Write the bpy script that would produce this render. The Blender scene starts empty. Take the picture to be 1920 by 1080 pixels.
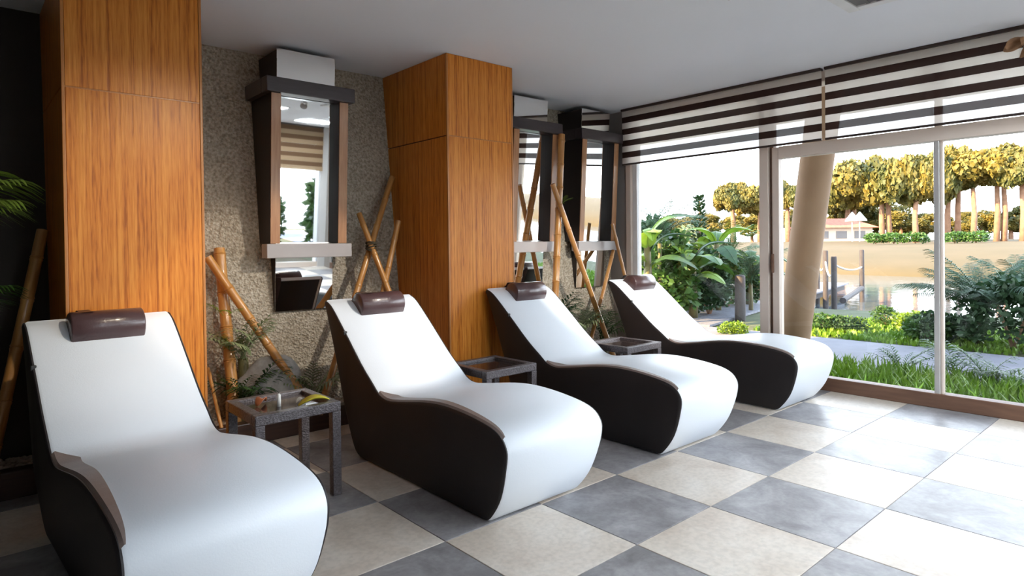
import bpy, bmesh, math, random
from mathutils import Vector, Matrix
random.seed(7)
C = bpy.context.scene.collection
S = bpy.context.scene
PI = math.pi

# ------------------------------------------------------------------ camera
FPX, CYPX = 1190.03, 471.76
CAM = Vector((-2.2372, -1.7271, 1.3266))
def cam_axes(yaw=41.4617, pitch=0.6604, roll=-0.6825):
    y, p, r = math.radians(yaw), math.radians(pitch), math.radians(roll)
    F = Vector((math.sin(y)*math.cos(p), math.cos(y)*math.cos(p), -math.sin(p)))
    R = Vector((math.cos(y), -math.sin(y), 0)); U = R.cross(F)
    return F, R*math.cos(r)+U*math.sin(r), -R*math.sin(r)+U*math.cos(r)
FW, RT, UP = cam_axes()
cd = bpy.data.cameras.new('camera'); cam = bpy.data.objects.new('camera', cd); C.objects.link(cam)
cd.sensor_width = 36.0; cd.sensor_fit = 'HORIZONTAL'; cd.lens = FPX/1920*36
cd.shift_y = -(540-CYPX)/1920
cd.clip_end = 500
M = Matrix((RT, UP, -FW)).transposed().to_4x4(); M.translation = CAM
cam.matrix_world = M
S.camera = cam
def ray(q): return FW + RT*((q[0]-960)/FPX) - UP*((q[1]-CYPX)/FPX)
def onx(q, x): d = ray(q); return CAM + d*((x-CAM.x)/d.x)
def ony(q, y): d = ray(q); return CAM + d*((y-CAM.y)/d.y)
def onz(q, z): d = ray(q); return CAM + d*((z-CAM.z)/d.z)

# ------------------------------------------------------------------ light
S.view_settings.view_transform = 'Standard'; S.view_settings.look = 'None'
S.view_settings.gamma = 1; S.view_settings.use_curve_mapping = False
S.view_settings.exposure = 0.55
w = bpy.data.worlds.new('sky'); S.world = w; w.use_nodes = True
nt = w.node_tree; nt.nodes.clear()
o_ = nt.nodes.new('ShaderNodeOutputWorld'); b_ = nt.nodes.new('ShaderNodeBackground')
tc = nt.nodes.new('ShaderNodeTexCoord'); sp = nt.nodes.new('ShaderNodeSeparateXYZ'); cr = nt.nodes.new('ShaderNodeValToRGB')
nt.links.new(tc.outputs['Generated'], sp.inputs[0]); nt.links.new(sp.outputs['Z'], cr.inputs[0])
cr.color_ramp.elements[0].position = 0.0; cr.color_ramp.elements[0].color = (0.88, 0.93, 1.0, 1)
cr.color_ramp.elements[1].position = 0.75; cr.color_ramp.elements[1].color = (0.20, 0.27, 0.38, 1)
nt.links.new(cr.outputs[0], b_.inputs['Color']); nt.links.new(b_.outputs[0], o_.inputs[0])
b_.inputs['Strength'].default_value = 8.0
sl = bpy.data.lights.new('sun', 'SUN'); sl.energy = 20.0; sl.color = (1.0, 0.68, 0.34); sl.angle = 0.01
sun = bpy.data.objects.new('sun', sl); C.objects.link(sun); sun.location = (-20, 10, 20)
sun.rotation_euler = Vector((1, -0.45, -0.5)).to_track_quat('-Z', 'Y').to_euler()

XW, YB, H = 3.545, 3.30, 2.83           # window wall, back wall at the ceiling, ceiling
def yw(z): return YB-.12*(H-z)           # the stone wall is battered: its foot stands farther into the room
XL, YF = -4.6, -4.6                      # left wall, front wall
def portal(name, loc, direction, sx, sy):
    l = bpy.data.lights.new(name, 'AREA'); l.shape = 'RECTANGLE'; l.size = sx; l.size_y = sy
    l.cycles.is_portal = True
    o = bpy.data.objects.new(name, l); C.objects.link(o); o.location = loc
    o.rotation_euler = Vector(direction).to_track_quat('-Z', 'Z').to_euler()
portal('window_portal', (XW+0.16, -0.75, 1.3), (-1, 0, 0), 7.2, 2.6)
portal('window_portal', (1.2, YF-0.16, 1.3), (0, 1, 0), 4.4, 2.6)

# ------------------------------------------------------------------ materials
MATS = {}
def nodes_of(name):
    m = bpy.data.materials.new(name); m.use_nodes = True
    t = m.node_tree; b = t.nodes['Principled BSDF']; MATS[name] = m
    return m, t, b
def N(t, kind, **kw):
    n = t.nodes.new(kind)
    for k, v in kw.items():
        if k in n.inputs.keys(): n.inputs[k].default_value = v
        else: setattr(n, k, v)
    return n
def coords(t, scale=(1, 1, 1), kind='Object'):
    c = t.nodes.new('ShaderNodeTexCoord'); mp = t.nodes.new('ShaderNodeMapping')
    mp.inputs['Scale'].default_value = scale
    t.links.new(c.outputs[kind], mp.inputs[0]); return mp.outputs[0]
def ramp(t, src, stops):
    r = t.nodes.new('ShaderNodeValToRGB'); e = r.color_ramp.elements
    e[0].position, e[0].color = stops[0][0], (*stops[0][1], 1)
    e[1].position, e[1].color = stops[-1][0], (*stops[-1][1], 1)
    for p, c in stops[1:-1]:
        x = e.new(p); x.color = (*c, 1)
    t.links.new(src, r.inputs[0]); return r.outputs[0]
def mat(name, c1, c2=None, rough=0.5, metal=0.0, scale=8.0, aniso=(1, 1, 1), bump=0.0, bscale=None, detail=4, coat=0.0, spec=0.5, sheen=0.0, translucent=0.0):
    m, t, b = nodes_of(name)
    b.inputs['Roughness'].default_value = rough; b.inputs['Metallic'].default_value = metal
    b.inputs['Specular IOR Level'].default_value = spec
    b.inputs['Coat Weight'].default_value = coat; b.inputs['Coat Roughness'].default_value = 0.15
    b.inputs['Sheen Weight'].default_value = sheen
    v = coords(t, aniso)
    n = N(t, 'ShaderNodeTexNoise', Scale=scale, Detail=detail); t.links.new(v, n.inputs['Vector'])
    c2 = c2 or tuple(x*0.88 for x in c1)
    col = ramp(t, n.outputs[0], [(0.3, c2), (0.7, c1)])
    t.links.new(col, b.inputs['Base Color'])
    if bump:
        n2 = N(t, 'ShaderNodeTexNoise', Scale=bscale or scale*3, Detail=5); t.links.new(v, n2.inputs['Vector'])
        bp = N(t, 'ShaderNodeBump', Strength=bump, Distance=0.01); t.links.new(n2.outputs[0], bp.inputs['Height'])
        t.links.new(bp.outputs[0], b.inputs['Normal'])
    if translucent:
        out = t.nodes['Material Output']; tr = N(t, 'ShaderNodeBsdfTranslucent'); mx = N(t, 'ShaderNodeMixShader')
        t.links.new(col, tr.inputs[0]); mx.inputs[0].default_value = translucent
        t.links.new(b.outputs[0], mx.inputs[1]); t.links.new(tr.outputs[0], mx.inputs[2]); t.links.new(mx.outputs[0], out.inputs[0])
    return m

# bamboo veneer on the pillars: fine vertical strips
def veneer(name, dark, mid, light):
    m, t, b = nodes_of(name)
    v = coords(t, (62, 62, 0.9)); n = N(t, 'ShaderNodeTexNoise', Scale=1.0, Detail=2); t.links.new(v, n.inputs['Vector'])
    v2 = coords(t, (120, 120, 8)); n2 = N(t, 'ShaderNodeTexNoise', Scale=1.0, Detail=3); t.links.new(v2, n2.inputs['Vector'])
    v3 = coords(t, (0.9, 0.9, 0.7)); n3 = N(t, 'ShaderNodeTexNoise', Scale=1.0, Detail=1); t.links.new(v3, n3.inputs['Vector'])
    a = N(t, 'ShaderNodeMath', operation='MULTIPLY_ADD'); a.inputs[1].default_value = 0.45
    t.links.new(n2.outputs[0], a.inputs[0])
    a0 = N(t, 'ShaderNodeMath', operation='MULTIPLY'); a0.inputs[1].default_value = 0.55
    t.links.new(n.outputs[0], a0.inputs[0]); t.links.new(a0.outputs[0], a.inputs[2])
    col = ramp(t, a.outputs[0], [(0.35, dark), (0.46, mid), (0.64, light)])
    t.links.new(col, b.inputs['Base Color'])
    b.inputs['Roughness'].default_value = 0.38; b.inputs['Coat Weight'].default_value = 0.06; b.inputs['Coat Roughness'].default_value = 0.3; b.inputs['Specular IOR Level'].default_value = 0.3
    bp = N(t, 'ShaderNodeBump', Strength=0.35, Distance=0.004); t.links.new(a.outputs[0], bp.inputs['Height']); t.links.new(bp.outputs[0], b.inputs['Normal'])
veneer('veneer', (0.38, 0.100, 0.008), (0.60, 0.190, 0.020), (0.74, 0.29, 0.045))
mat('veneer_trim', (0.55, 0.22, 0.05), (0.42, 0.15, 0.03), 0.35, scale=4, aniso=(30, 30, 1))
mat('pillar_core', (0.10, 0.045, 0.02), rough=0.6)

def stone(name):
    m, t, b = nodes_of(name)
    v = coords(t)
    vo = N(t, 'ShaderNodeTexVoronoi', Scale=64.0); t.links.new(v, vo.inputs['Vector'])
    n = N(t, 'ShaderNodeTexNoise', Scale=48.0, Detail=5); t.links.new(v, n.inputs['Vector'])
    big = N(t, 'ShaderNodeTexNoise', Scale=1.6, Detail=3); t.links.new(v, big.inputs['Vector'])
    c1 = ramp(t, n.outputs[0], [(0.34, (0.34, 0.285, 0.21)), (0.5, (0.50, 0.44, 0.345)), (0.68, (0.64, 0.58, 0.48))])
    c2 = ramp(t, big.outputs[0], [(0.3, (0.82, 0.80, 0.78)), (0.7, (1, 1, 1))])
    mx = N(t, 'ShaderNodeMixRGB', blend_type='MULTIPLY'); mx.inputs[0].default_value = 1
    t.links.new(c1, mx.inputs[1]); t.links.new(c2, mx.inputs[2]); t.links.new(mx.outputs[0], b.inputs['Base Color'])
    b.inputs['Roughness'].default_value = 0.85
    ad = N(t, 'ShaderNodeMath', operation='ADD'); t.links.new(vo.outputs['Distance'], ad.inputs[0]); t.links.new(n.outputs[0], ad.inputs[1])
    bp = N(t, 'ShaderNodeBump', Strength=0.8, Distance=0.02); t.links.new(ad.outputs[0], bp.inputs['Height']); t.links.new(bp.outputs[0], b.inputs['Normal'])
stone('stone_render')
mat('shade_dark_wall', (0.040, 0.032, 0.026), rough=0.8, scale=3, bump=0.2, bscale=40)  # near-black colour paints in the shade of the unlit left corner
mat('plaster', (0.62, 0.61, 0.60), (0.58, 0.57, 0.57), 0.8, scale=2)
mat('grey_plaster', (0.34, 0.31, 0.29), (0.30, 0.27, 0.25), 0.8, scale=3)
mat('ceiling_paint', (0.79, 0.81, 0.85), (0.77, 0.79, 0.83), 0.75, scale=1.2)
mat('soffit_paint', (0.90, 0.84, 0.76), (0.87, 0.80, 0.72), 0.8, scale=2)
mat('grout', (0.30, 0.28, 0.27), rough=0.9)
def tile_mat(name, stops, scale):
    m, t, b = nodes_of(name)
    oi = t.nodes.new('ShaderNodeObjectInfo'); tc = t.nodes.new('ShaderNodeTexCoord')
    ad = N(t, 'ShaderNodeVectorMath', operation='ADD'); t.links.new(tc.outputs['Object'], ad.inputs[0])
    rv = N(t, 'ShaderNodeVectorMath', operation='SCALE'); rv.inputs[0].default_value = (31, 17, 5); t.links.new(oi.outputs['Random'], rv.inputs['Scale'])
    t.links.new(rv.outputs[0], ad.inputs[1])
    n = N(t, 'ShaderNodeTexNoise', Scale=scale, Detail=8, Roughness=0.62, Distortion=0.6); t.links.new(ad.outputs[0], n.inputs['Vector'])
    col = ramp(t, n.outputs[0], stops)
    n2 = N(t, 'ShaderNodeTexNoise', Scale=42, Detail=4); t.links.new(ad.outputs[0], n2.inputs['Vector'])
    c2 = ramp(t, n2.outputs[0], [(0.35, (0.88, 0.88, 0.88)), (0.6, (1, 1, 1))])
    mx = N(t, 'ShaderNodeMixRGB', blend_type='MULTIPLY'); mx.inputs[0].default_value = 1
    t.links.new(col, mx.inputs[1]); t.links.new(c2, mx.inputs[2]); t.links.new(mx.outputs[0], b.inputs['Base Color'])
    b.inputs['Roughness'].default_value = 0.36; b.inputs['Specular IOR Level'].default_value = 0.28; b.inputs['Coat Weight'].default_value = 0.0; b.inputs['Coat Roughness'].default_value = 0.22
    bp = N(t, 'ShaderNodeBump', Strength=0.08, Distance=0.004); t.links.new(n2.outputs[0], bp.inputs['Height']); t.links.new(bp.outputs[0], b.inputs['Normal'])
tile_mat('tile_light', [(0.3, (0.57, 0.48, 0.40)), (0.5, (0.67, 0.595, 0.515)), (0.7, (0.74, 0.68, 0.61))], 3.0)
tile_mat('tile_dark', [(0.3, (0.19, 0.18, 0.185)), (0.5, (0.30, 0.29, 0.30)), (0.72, (0.45, 0.44, 0.45))], 4.0)
mat('white_leather', (0.82, 0.87, 0.93), (0.80, 0.85, 0.91), 0.42, scale=3, bump=0.06, bscale=160)
mat('black_leather', (0.022, 0.018, 0.019), (0.016, 0.013, 0.014), 0.55, scale=3, bump=0.1, bscale=160)
mat('taupe_edge_shade', (0.24, 0.185, 0.165), (0.19, 0.145, 0.13), 0.45, scale=12, bump=0.08, bscale=160)  # brown-grey of the white cushion's shaded side, put into the colour
mat('brown_leather', (0.085, 0.045, 0.045), (0.06, 0.03, 0.032), 0.28, scale=5, bump=0.12, bscale=90, coat=0.3)
mat('black_plastic', (0.02, 0.02, 0.02), rough=0.5)
mat('wicker', (0.135, 0.115, 0.125), (0.055, 0.045, 0.045), 0.34, scale=70, aniso=(1, 1, 1.6), bump=0.9, bscale=80, coat=0.3)
mat('table_glass', (0.045, 0.03, 0.028), rough=0.07, coat=0.5)
mat('shelf_wood', (0.055, 0.042, 0.045), (0.04, 0.03, 0.032), 0.30, scale=3, aniso=(2, 20, 20), coat=0.3)
mat('taupe_metal', (0.42, 0.38, 0.37), (0.36, 0.33, 0.32), 0.35, scale=3, coat=0.2)
mat('frame_dark', (0.018, 0.012, 0.011), rough=0.45)
mat('frame_wood', (0.50, 0.26, 0.12), (0.38, 0.17, 0.07), 0.4, scale=3, aniso=(20, 20, 1), coat=0.2)
m, t, b = nodes_of('mirror'); b.inputs['Base Color'].default_value = (0.90, 0.91, 0.90, 1); b.inputs['Metallic'].default_value = 1; b.inputs['Roughness'].default_value = 0.02
mat('bamboo', (0.58, 0.30, 0.09), (0.36, 0.15, 0.035), 0.35, scale=3, aniso=(12, 12, 1.2), coat=0.3)
mat('bamboo_dark', (0.34, 0.17, 0.06), (0.20, 0.08, 0.025), 0.4, scale=3, aniso=(12, 12, 1.2), coat=0.2)
mat('twine', (0.07, 0.055, 0.03), rough=0.9)
mat('kerb_wood', (0.06, 0.028, 0.018), (0.035, 0.015, 0.01), 0.45, scale=3, aniso=(1, 14, 14), coat=0.15)
mat('pebble', (0.62, 0.56, 0.48), (0.26, 0.21, 0.17), 0.6, scale=14)
mat('boulder', (0.36, 0.35, 0.34), (0.24, 0.23, 0.22), 0.75, scale=18, bump=0.4)
mat('leaf', (0.065, 0.15, 0.025), (0.028, 0.075, 0.012), 0.42, scale=5, translucent=0.25)
mat('leaf_bright', (0.20, 0.31, 0.025), (0.10, 0.19, 0.015), 0.42, scale=5, translucent=0.3)
mat('leaf_dark', (0.036, 0.095, 0.030), (0.016, 0.045, 0.015), 0.6, scale=5, translucent=0.15)
mat('palm_leaf', (0.30, 0.42, 0.07), (0.16, 0.27, 0.04), 0.42, scale=5, translucent=0.2)
mat('leaf_pale', (0.38, 0.44, 0.24), (0.14, 0.20, 0.09), 0.5, scale=7, translucent=0.2)
mat('leaf_pine', (0.20, 0.145, 0.020), (0.045, 0.07, 0.018), 0.6, scale=1.5, translucent=0.2)
mat('grass', (0.17, 0.30, 0.022), (0.085, 0.19, 0.014), 0.5, scale=2, translucent=0.3)
mat('lawn', (0.085, 0.060, 0.022), (0.065, 0.048, 0.014), 0.9, scale=0.35, bump=0.3, bscale=8)
mat('soil', (0.075, 0.085, 0.03), (0.04, 0.05, 0.018), 0.95, scale=3, bump=0.4)
mat('concrete', (0.20, 0.20, 0.235), (0.16, 0.16, 0.19), 0.8, scale=3, bump=0.15)
mat('column_concrete', (0.31, 0.20, 0.12), (0.25, 0.155, 0.09), 0.75, scale=3, bump=0.1)
mat('bark', (0.30, 0.175, 0.11), (0.20, 0.11, 0.07), 0.9, scale=3, bump=0.5)
mat('jetty_wood', (0.055, 0.045, 0.045), (0.03, 0.025, 0.025), 0.75, scale=4, aniso=(4, 4, 1), bump=0.3)
mat('plank_wood', (0.19, 0.19, 0.22), (0.12, 0.12, 0.14), 0.7, scale=4, aniso=(1, 8, 1))
mat('rope', (0.50, 0.44, 0.36), rough=0.9, scale=40)
mat('banana_stem', (0.12, 0.12, 0.04), (0.08, 0.055, 0.025), 0.6, scale=5, aniso=(4, 4, 1))
mat('roof_tile', (0.46, 0.17, 0.10), (0.34, 0.11, 0.07), 0.8, scale=3)
mat('far_wall', (0.62, 0.50, 0.40), rough=0.8)
mat('white_canvas', (0.85, 0.82, 0.78), rough=0.8)
mat('frame_beige', (0.72, 0.62, 0.54), (0.68, 0.57, 0.49), 0.45, scale=3)
mat('frame_brown', (0.20, 0.105, 0.065), (0.14, 0.07, 0.045), 0.5, scale=4, aniso=(8, 1, 8))
mat('frame_silver', (0.62, 0.60, 0.58), rough=0.3, metal=0.4)
mat('white_plastic', (0.80, 0.80, 0.80), rough=0.4)
mat('grille_grey', (0.16, 0.15, 0.15), rough=0.5)
mat('dry_leaf', (0.50, 0.30, 0.17), (0.36, 0.19, 0.09), 0.7, scale=9, aniso=(1, 6, 1))
mat('yellow_petal', (0.72, 0.66, 0.06), (0.62, 0.50, 0.03), 0.45, scale=12)
mat('white_wax', (0.85, 0.83, 0.78), rough=0.4)
mat('rust', (0.42, 0.13, 0.04), (0.28, 0.08, 0.03), 0.5, scale=20)
m, t, b = nodes_of('lake')
b.inputs['Base Color'].default_value = (0.10, 0.13, 0.15, 1); b.inputs['Roughness'].default_value = 0.06; b.inputs['Specular IOR Level'].default_value = 0.9
v = coords(t, (1, 1, 1)); n = N(t, 'ShaderNodeTexNoise', Scale=1.6, Detail=4); t.links.new(v, n.inputs['Vector'])
bp = N(t, 'ShaderNodeBump', Strength=0.12, Distance=0.05); t.links.new(n.outputs[0], bp.inputs['Height']); t.links.new(bp.outputs[0], b.inputs['Normal'])
m, t, b = nodes_of('glass'); t.nodes.remove(b)
fr = N(t, 'ShaderNodeFresnel', IOR=1.3); tr = N(t, 'ShaderNodeBsdfTransparent'); gl = N(t, 'ShaderNodeBsdfGlossy'); gl.inputs['Roughness'].default_value = 0.0
tr.inputs[0].default_value = (0.975, 0.985, 0.98, 1)
mx = N(t, 'ShaderNodeMixShader'); t.links.new(fr.outputs[0], mx.inputs[0]); t.links.new(tr.outputs[0], mx.inputs[1]); t.links.new(gl.outputs[0], mx.inputs[2])
t.links.new(mx.outputs[0], t.nodes['Material Output'].inputs[0])
def fabric(name, col, transp, transl):
    m, t, b = nodes_of(name); t.nodes.remove(b)
    d = N(t, 'ShaderNodeBsdfDiffuse'); tl = N(t, 'ShaderNodeBsdfTranslucent'); tr = N(t, 'ShaderNodeBsdfTransparent')
    d.inputs[0].default_value = (*col, 1); tl.inputs[0].default_value = (*col, 1)
    a = N(t, 'ShaderNodeMixShader'); a.inputs[0].default_value = transl; t.links.new(d.outputs[0], a.inputs[1]); t.links.new(tl.outputs[0], a.inputs[2])
    c = N(t, 'ShaderNodeMixShader'); c.inputs[0].default_value = transp; t.links.new(a.outputs[0], c.inputs[1]); t.links.new(tr.outputs[0], c.inputs[2])
    t.links.new(c.outputs[0], t.nodes['Material Output'].inputs[0])
fabric('blind_white', (0.94, 0.89, 0.84), 0.30, 0.6)
fabric('blind_dark', (0.070, 0.040, 0.034), 0.11, 0.4)
fabric('blind_tan', (0.46, 0.34, 0.22), 0.03, 0.45)
fabric('blind_brown', (0.20, 0.12, 0.07), 0.02, 0.35)
mat('blind_rail', (0.035, 0.02, 0.016), rough=0.5)
def lamp_mat(name, col, strength):
    m, t, b = nodes_of(name); b.inputs['Emission Color'].default_value = (*col, 1); b.inputs['Emission Strength'].default_value = strength
lamp_mat('fill_lamp_glow', (0.84, 0.93, 1.0), 23.0)  # glow of the added ceiling fill panels

# ------------------------------------------------------------------ helpers
def wloc(o):
    v = Vector((0, 0, 0))
    while o: v += Vector(o.location); o = o.parent
    return v
def link(name, me, material, parent=None, smooth=False):
    o = bpy.data.objects.new(name, me); C.objects.link(o)
    if material and not me.materials: me.materials.append(MATS[material])
    if parent: o.parent = parent
    if smooth: me.polygons.foreach_set('use_smooth', [True]*len(me.polygons))
    return o
def from_bm(name, bm, material, parent=None, smooth=False, loc=None):
    me = bpy.data.meshes.new(name); bm.normal_update(); bm.to_mesh(me); bm.free()
    o = link(name, me, material, parent, smooth)
    if loc is not None: o.location = loc
    return o
def tag(o, label=None, cat=None, group=None, kind=None):
    if label: o['label'] = label
    if cat: o['category'] = cat
    if group: o['group'] = group
    if kind: o['kind'] = kind
    return o
def thing(name, label, cat, loc=(0, 0, 0), rz=0, group=None, kind=None):
    o = bpy.data.objects.new(name, None); C.objects.link(o); o.location = loc; o.rotation_euler = (0, 0, rz); o.empty_display_size = 0.1
    return tag(o, label, cat, group, kind)
def struct(o): o['kind'] = 'structure'; return o
def add_box(bm, x0, x1, y0, y1, z0, z1, bevel=0.0, seg=2):
    r = bmesh.ops.create_cube(bm, size=1.0); vs = r['verts']
    for v in vs:
        v.co = Vector((x0+(v.co.x+.5)*(x1-x0), y0+(v.co.y+.5)*(y1-y0), z0+(v.co.z+.5)*(z1-z0)))
    if bevel:
        es = list({e for v in vs for e in v.link_edges})
        bmesh.ops.bevel(bm, geom=es, offset=bevel, segments=seg, affect='EDGES', profile=0.5)
def box(name, x0, x1, y0, y1, z0, z1, material, parent=None, bevel=0.0, local=False):
    """world coordinates unless local; the mesh is centred on its own base"""
    bm = bmesh.new(); cx, cy = (x0+x1)/2, (y0+y1)/2
    add_box(bm, x0-cx, x1-cx, y0-cy, y1-cy, 0, z1-z0, bevel)
    p = Vector((cx, cy, z0))
    if parent and not local: p -= wloc(parent)
    return from_bm(name, bm, material, parent, loc=p)
def copy_tree(o, parent=None):
    c = o.copy(); C.objects.link(c); c.parent = parent
    for ch in list(o.children): copy_tree(ch, c)
    return c
def tube_bm(bm, pts, radii, seg=8, cap=True):
    pts = [Vector(p) for p in pts]; rings = []
    for i, p in enumerate(pts):
        a = pts[max(i-1, 0)]; b = pts[min(i+1, len(pts)-1)]; d = (b-a).normalized()
        u = d.cross(Vector((0.13, 0.31, 0.94)) if abs(d.z) < 0.95 else Vector((1, 0, 0))).normalized(); v = d.cross(u)
        r = radii[i] if hasattr(radii, '__len__') else radii
        rings.append([bm.verts.new(p+(u*math.cos(2*PI*k/seg)+v*math.sin(2*PI*k/seg))*r) for k in range(seg)])
    for A, B in zip(rings, rings[1:]):
        for k in range(seg): bm.faces.new((A[k], A[(k+1) % seg], B[(k+1) % seg], B[k]))
    if cap: bm.faces.new(rings[0][::-1]); bm.faces.new(rings[-1])
def catmull(P, n=6, closed=False):
    out = []; L = len(P)
    rng = range(L if closed else L-1)
    for i in rng:
        g = lambda k: Vector(P[(i+k) % L]) if closed else Vector(P[min(max(i+k, 0), L-1)])
        p0, p1, p2, p3 = g(-1), g(0), g(1), g(2)
        for s in range(n):
            u = s/n
            out.append(0.5*((2*p1)+(p2-p0)*u+(2*p0-5*p1+4*p2-p3)*u*u+(3*p1-p0-3*p2+p3)*u**3))
    if not closed: out.append(Vector(P[-1]))
    return out

# ------------------------------------------------------------------ floor with tiles
T = 0.6
floor = struct(box('floor', XL, XW+0.02, YF, yw(0), -0.20, -0.004, 'grout'))
floor['label'] = 'checkered floor of pale beige and grey stone tiles'
tile_me = {}
for k in ('tile_light', 'tile_dark'):
    bm = bmesh.new(); add_box(bm, -T/2+.0022, T/2-.0022, -T/2+.0022, T/2-.0022, -0.012, 0, 0.0016, 1)
    me = bpy.data.meshes.new('tile'); bm.to_mesh(me); bm.free(); me.materials.append(MATS[k]); tile_me[k] = me
def half_tile(x0, x1, y0, y1, k):
    bm = bmesh.new(); cx, cy = (x0+x1)/2, (y0+y1)/2
    add_box(bm, x0-cx+.0022, x1-cx-.0022, y0-cy+.0022, y1-cy-.0022, -0.012, 0, 0.0016, 1)
    return from_bm('tile', bm, k, floor, loc=Vector((cx, cy, 0))-wloc(floor))
for i in range(-8, 7):
    for j in range(-6, 9):
        x0, x1, y1 = i*T, (i+1)*T, -j*T; y0 = y1-T
        a0, a1, b0, b1 = max(x0, XL), min(x1, XW), max(y0, YF), min(y1, yw(0))
        if a1-a0 < 0.03 or b1-b0 < 0.03: continue
        k = 'tile_dark' if (i+j) % 2 else 'tile_light'
        if a1-a0 > T-1e-4 and b1-b0 > T-1e-4:
            o = link('tile', tile_me[k], None, floor); o.location = Vector((x0+T/2, y0+T/2, 0))-wloc(floor)
        else: half_tile(a0, a1, b0, b1, k)

# ------------------------------------------------------------------ shell
struct(box('ceiling', XL-.2, XW+.3, YF-.3, YB+.2, H, H+.2, 'ceiling_paint'))
def battered_wall(name, x0, x1, m):
    bm = bmesh.new(); v = [[bm.verts.new((x, y, z)) for y, z in ((yw(-.2), -.2), (yw(H), H), (YB+.25, H), (YB+.25, -.2))] for x in (x0, x1)]
    bm.faces.new(v[0]); bm.faces.new(v[1][::-1])
    for k in range(4): bm.faces.new((v[0][k], v[0][(k+1) % 4], v[1][(k+1) % 4], v[1][k]))
    bmesh.ops.recalc_face_normals(bm, faces=bm.faces); return struct(from_bm(name, bm, m))
battered_wall('wall_back', -1.79, XW, 'stone_render')
battered_wall('wall_back_left', XL-.2, -1.79, 'shade_dark_wall')
struct(box('wall_left', XL-.2, XL, YF-.3, YB+.25, -0.2, H, 'shade_dark_wall'))
wr = struct(box('wall_right', XW, XW+.24, 2.835, YB+.25, -0.2, H, 'grey_plaster'))
struct(box('wall_right_lintel', XW+.02, XW+.24, YF-.3, 2.835, 2.74, H, 'frame_beige'))
struct(box('wall_right_end', XW, XW+.24, YF-.3, -4.35, -0.2, 2.74, 'grey_plaster'))
struct(box('wall_front', XL, -1.0, YF-.25, YF, -0.2, H, 'plaster'))
struct(box('wall_front_end', 3.4, XW, YF-.25, YF, -0.2, H, 'plaster'))
struct(box('wall_front_lintel', -1.0, 3.4, YF-.25, YF, 2.55, H, 'plaster'))
# storey above the room
struct(box('wall_upper_storey', XL-.2, XW+.3, YF-.3, YB+.2, H+.2, H+4.2, 'plaster'))

# ------------------------------------------------------------------ windows on the garden side
def frame_bar(parent, y0, y1, z0, z1, m, d0=0.0, d1=0.09, name='frame_bar', bev=0.006):
    return box(name, XW+d0, XW+d1, min(y0, y1), max(y0, y1), z0, z1, m, parent, bev)
w1 = thing('window_1', 'fixed garden window behind the lounger next to the wall corner', None, (XW, 2.0, 0), kind='structure')
frame_bar(w1, 2.835, 2.765, 0.0, 2.74, 'frame_beige', -0.015, 0.10)
frame_bar(w1, 2.765, 2.705, 0.0, 2.74, 'white_plastic', 0.02, 0.10)
frame_bar(w1, 2.705, 1.245, 0.0, 0.12, 'frame_brown', 0.0, 0.10, 'bottom_rail')
frame_bar(w1, 2.705, 1.245, 2.70, 2.74, 'frame_beige', 0.02, 0.10, 'top_rail')
box('pane', XW+.05, XW+.058, 1.245, 2.705, 0.12, 2.70, 'glass', w1)
w2 = thing('window_2', 'sliding glass garden door with brown threshold and pale header', None, (XW, 0.0, 0), kind='structure')
frame_bar(w2, 1.245, 1.155, 0.0, 2.74, 'frame_beige', -0.01, 0.10, 'stile')
frame_bar(w2, 1.155, 1.120, 0.0, 2.74, 'frame_brown', 0.03, 0.10, 'stile')
st = frame_bar(w2, 1.120, 1.055, 0.0, 2.2, 'frame_beige', -0.005, 0.09, 'stile')
bm = bmesh.new(); add_box(bm, -0.025, 0.0, -0.012, 0.012, -0.09, 0.09, 0.008)
from_bm('handle', bm, 'frame_brown', st, loc=(-0.055, 0.02, 1.12))
hd = frame_bar(w2, 1.055, -1.47, 2.095, 2.205, 'frame_beige', -0.012, 0.10, 'header')
frame_bar(w2, 1.055, -1.47, 0.0, 0.115, 'frame_brown', -0.012, 0.10, 'threshold')
frame_bar(w2, -0.185, -0.225, 0.105, 2.10, 'frame_silver', 0.0, 0.05, 'mullion')
frame_bar(w2, -0.225, -0.245, 0.105, 2.10, 'frame_beige', 0.015, 0.06, 'mullion')
frame_bar(w2, -0.185, -0.235, 2.205, 2.74, 'frame_beige', 0.02, 0.07, 'mullion')
box('pane', XW+.03, XW+.038, -0.185, 1.055, 0.115, 2.095, 'glass', w2)
box('pane', XW+.03, XW+.038, -1.47, -0.245, 0.115, 2.095, 'glass', w2)
box('transom_pane', XW+.05, XW+.058, -0.185, 1.120, 2.205, 2.74, 'glass', w2)
box('transom_pane', XW+.05, XW+.058, -1.47, -0.235, 2.205, 2.74, 'glass', w2)
w3 = thing('window_3', 'far bays of the garden glazing', None, (XW, -3.0, 0), kind='structure')
for a, b_2 in ((-1.47, -2.9), (-2.9, -4.35)):
    frame_bar(w3, a, a-.08, 0.0, 2.74, 'frame_beige', 0.0, 0.09, 'mullion')
    frame_bar(w3, a-.08, b_2, 0.0, 0.115, 'frame_brown', 0.0, 0.1, 'threshold')
    frame_bar(w3, a-.08, b_2, 2.095, 2.205, 'frame_beige', 0.0, 0.1, 'header')
    box('pane', XW+.03, XW+.038, b_2, a-.08, 0.115, 2.095, 'glass', w3)
    box('transom_pane', XW+.03, XW+.038, b_2, a-.08, 2.205, 2.74, 'glass', w3)
w4 = thing('window_4', 'glazing of the wall facing the loungers', None, (1.2, YF, 0), kind='structure')
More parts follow.
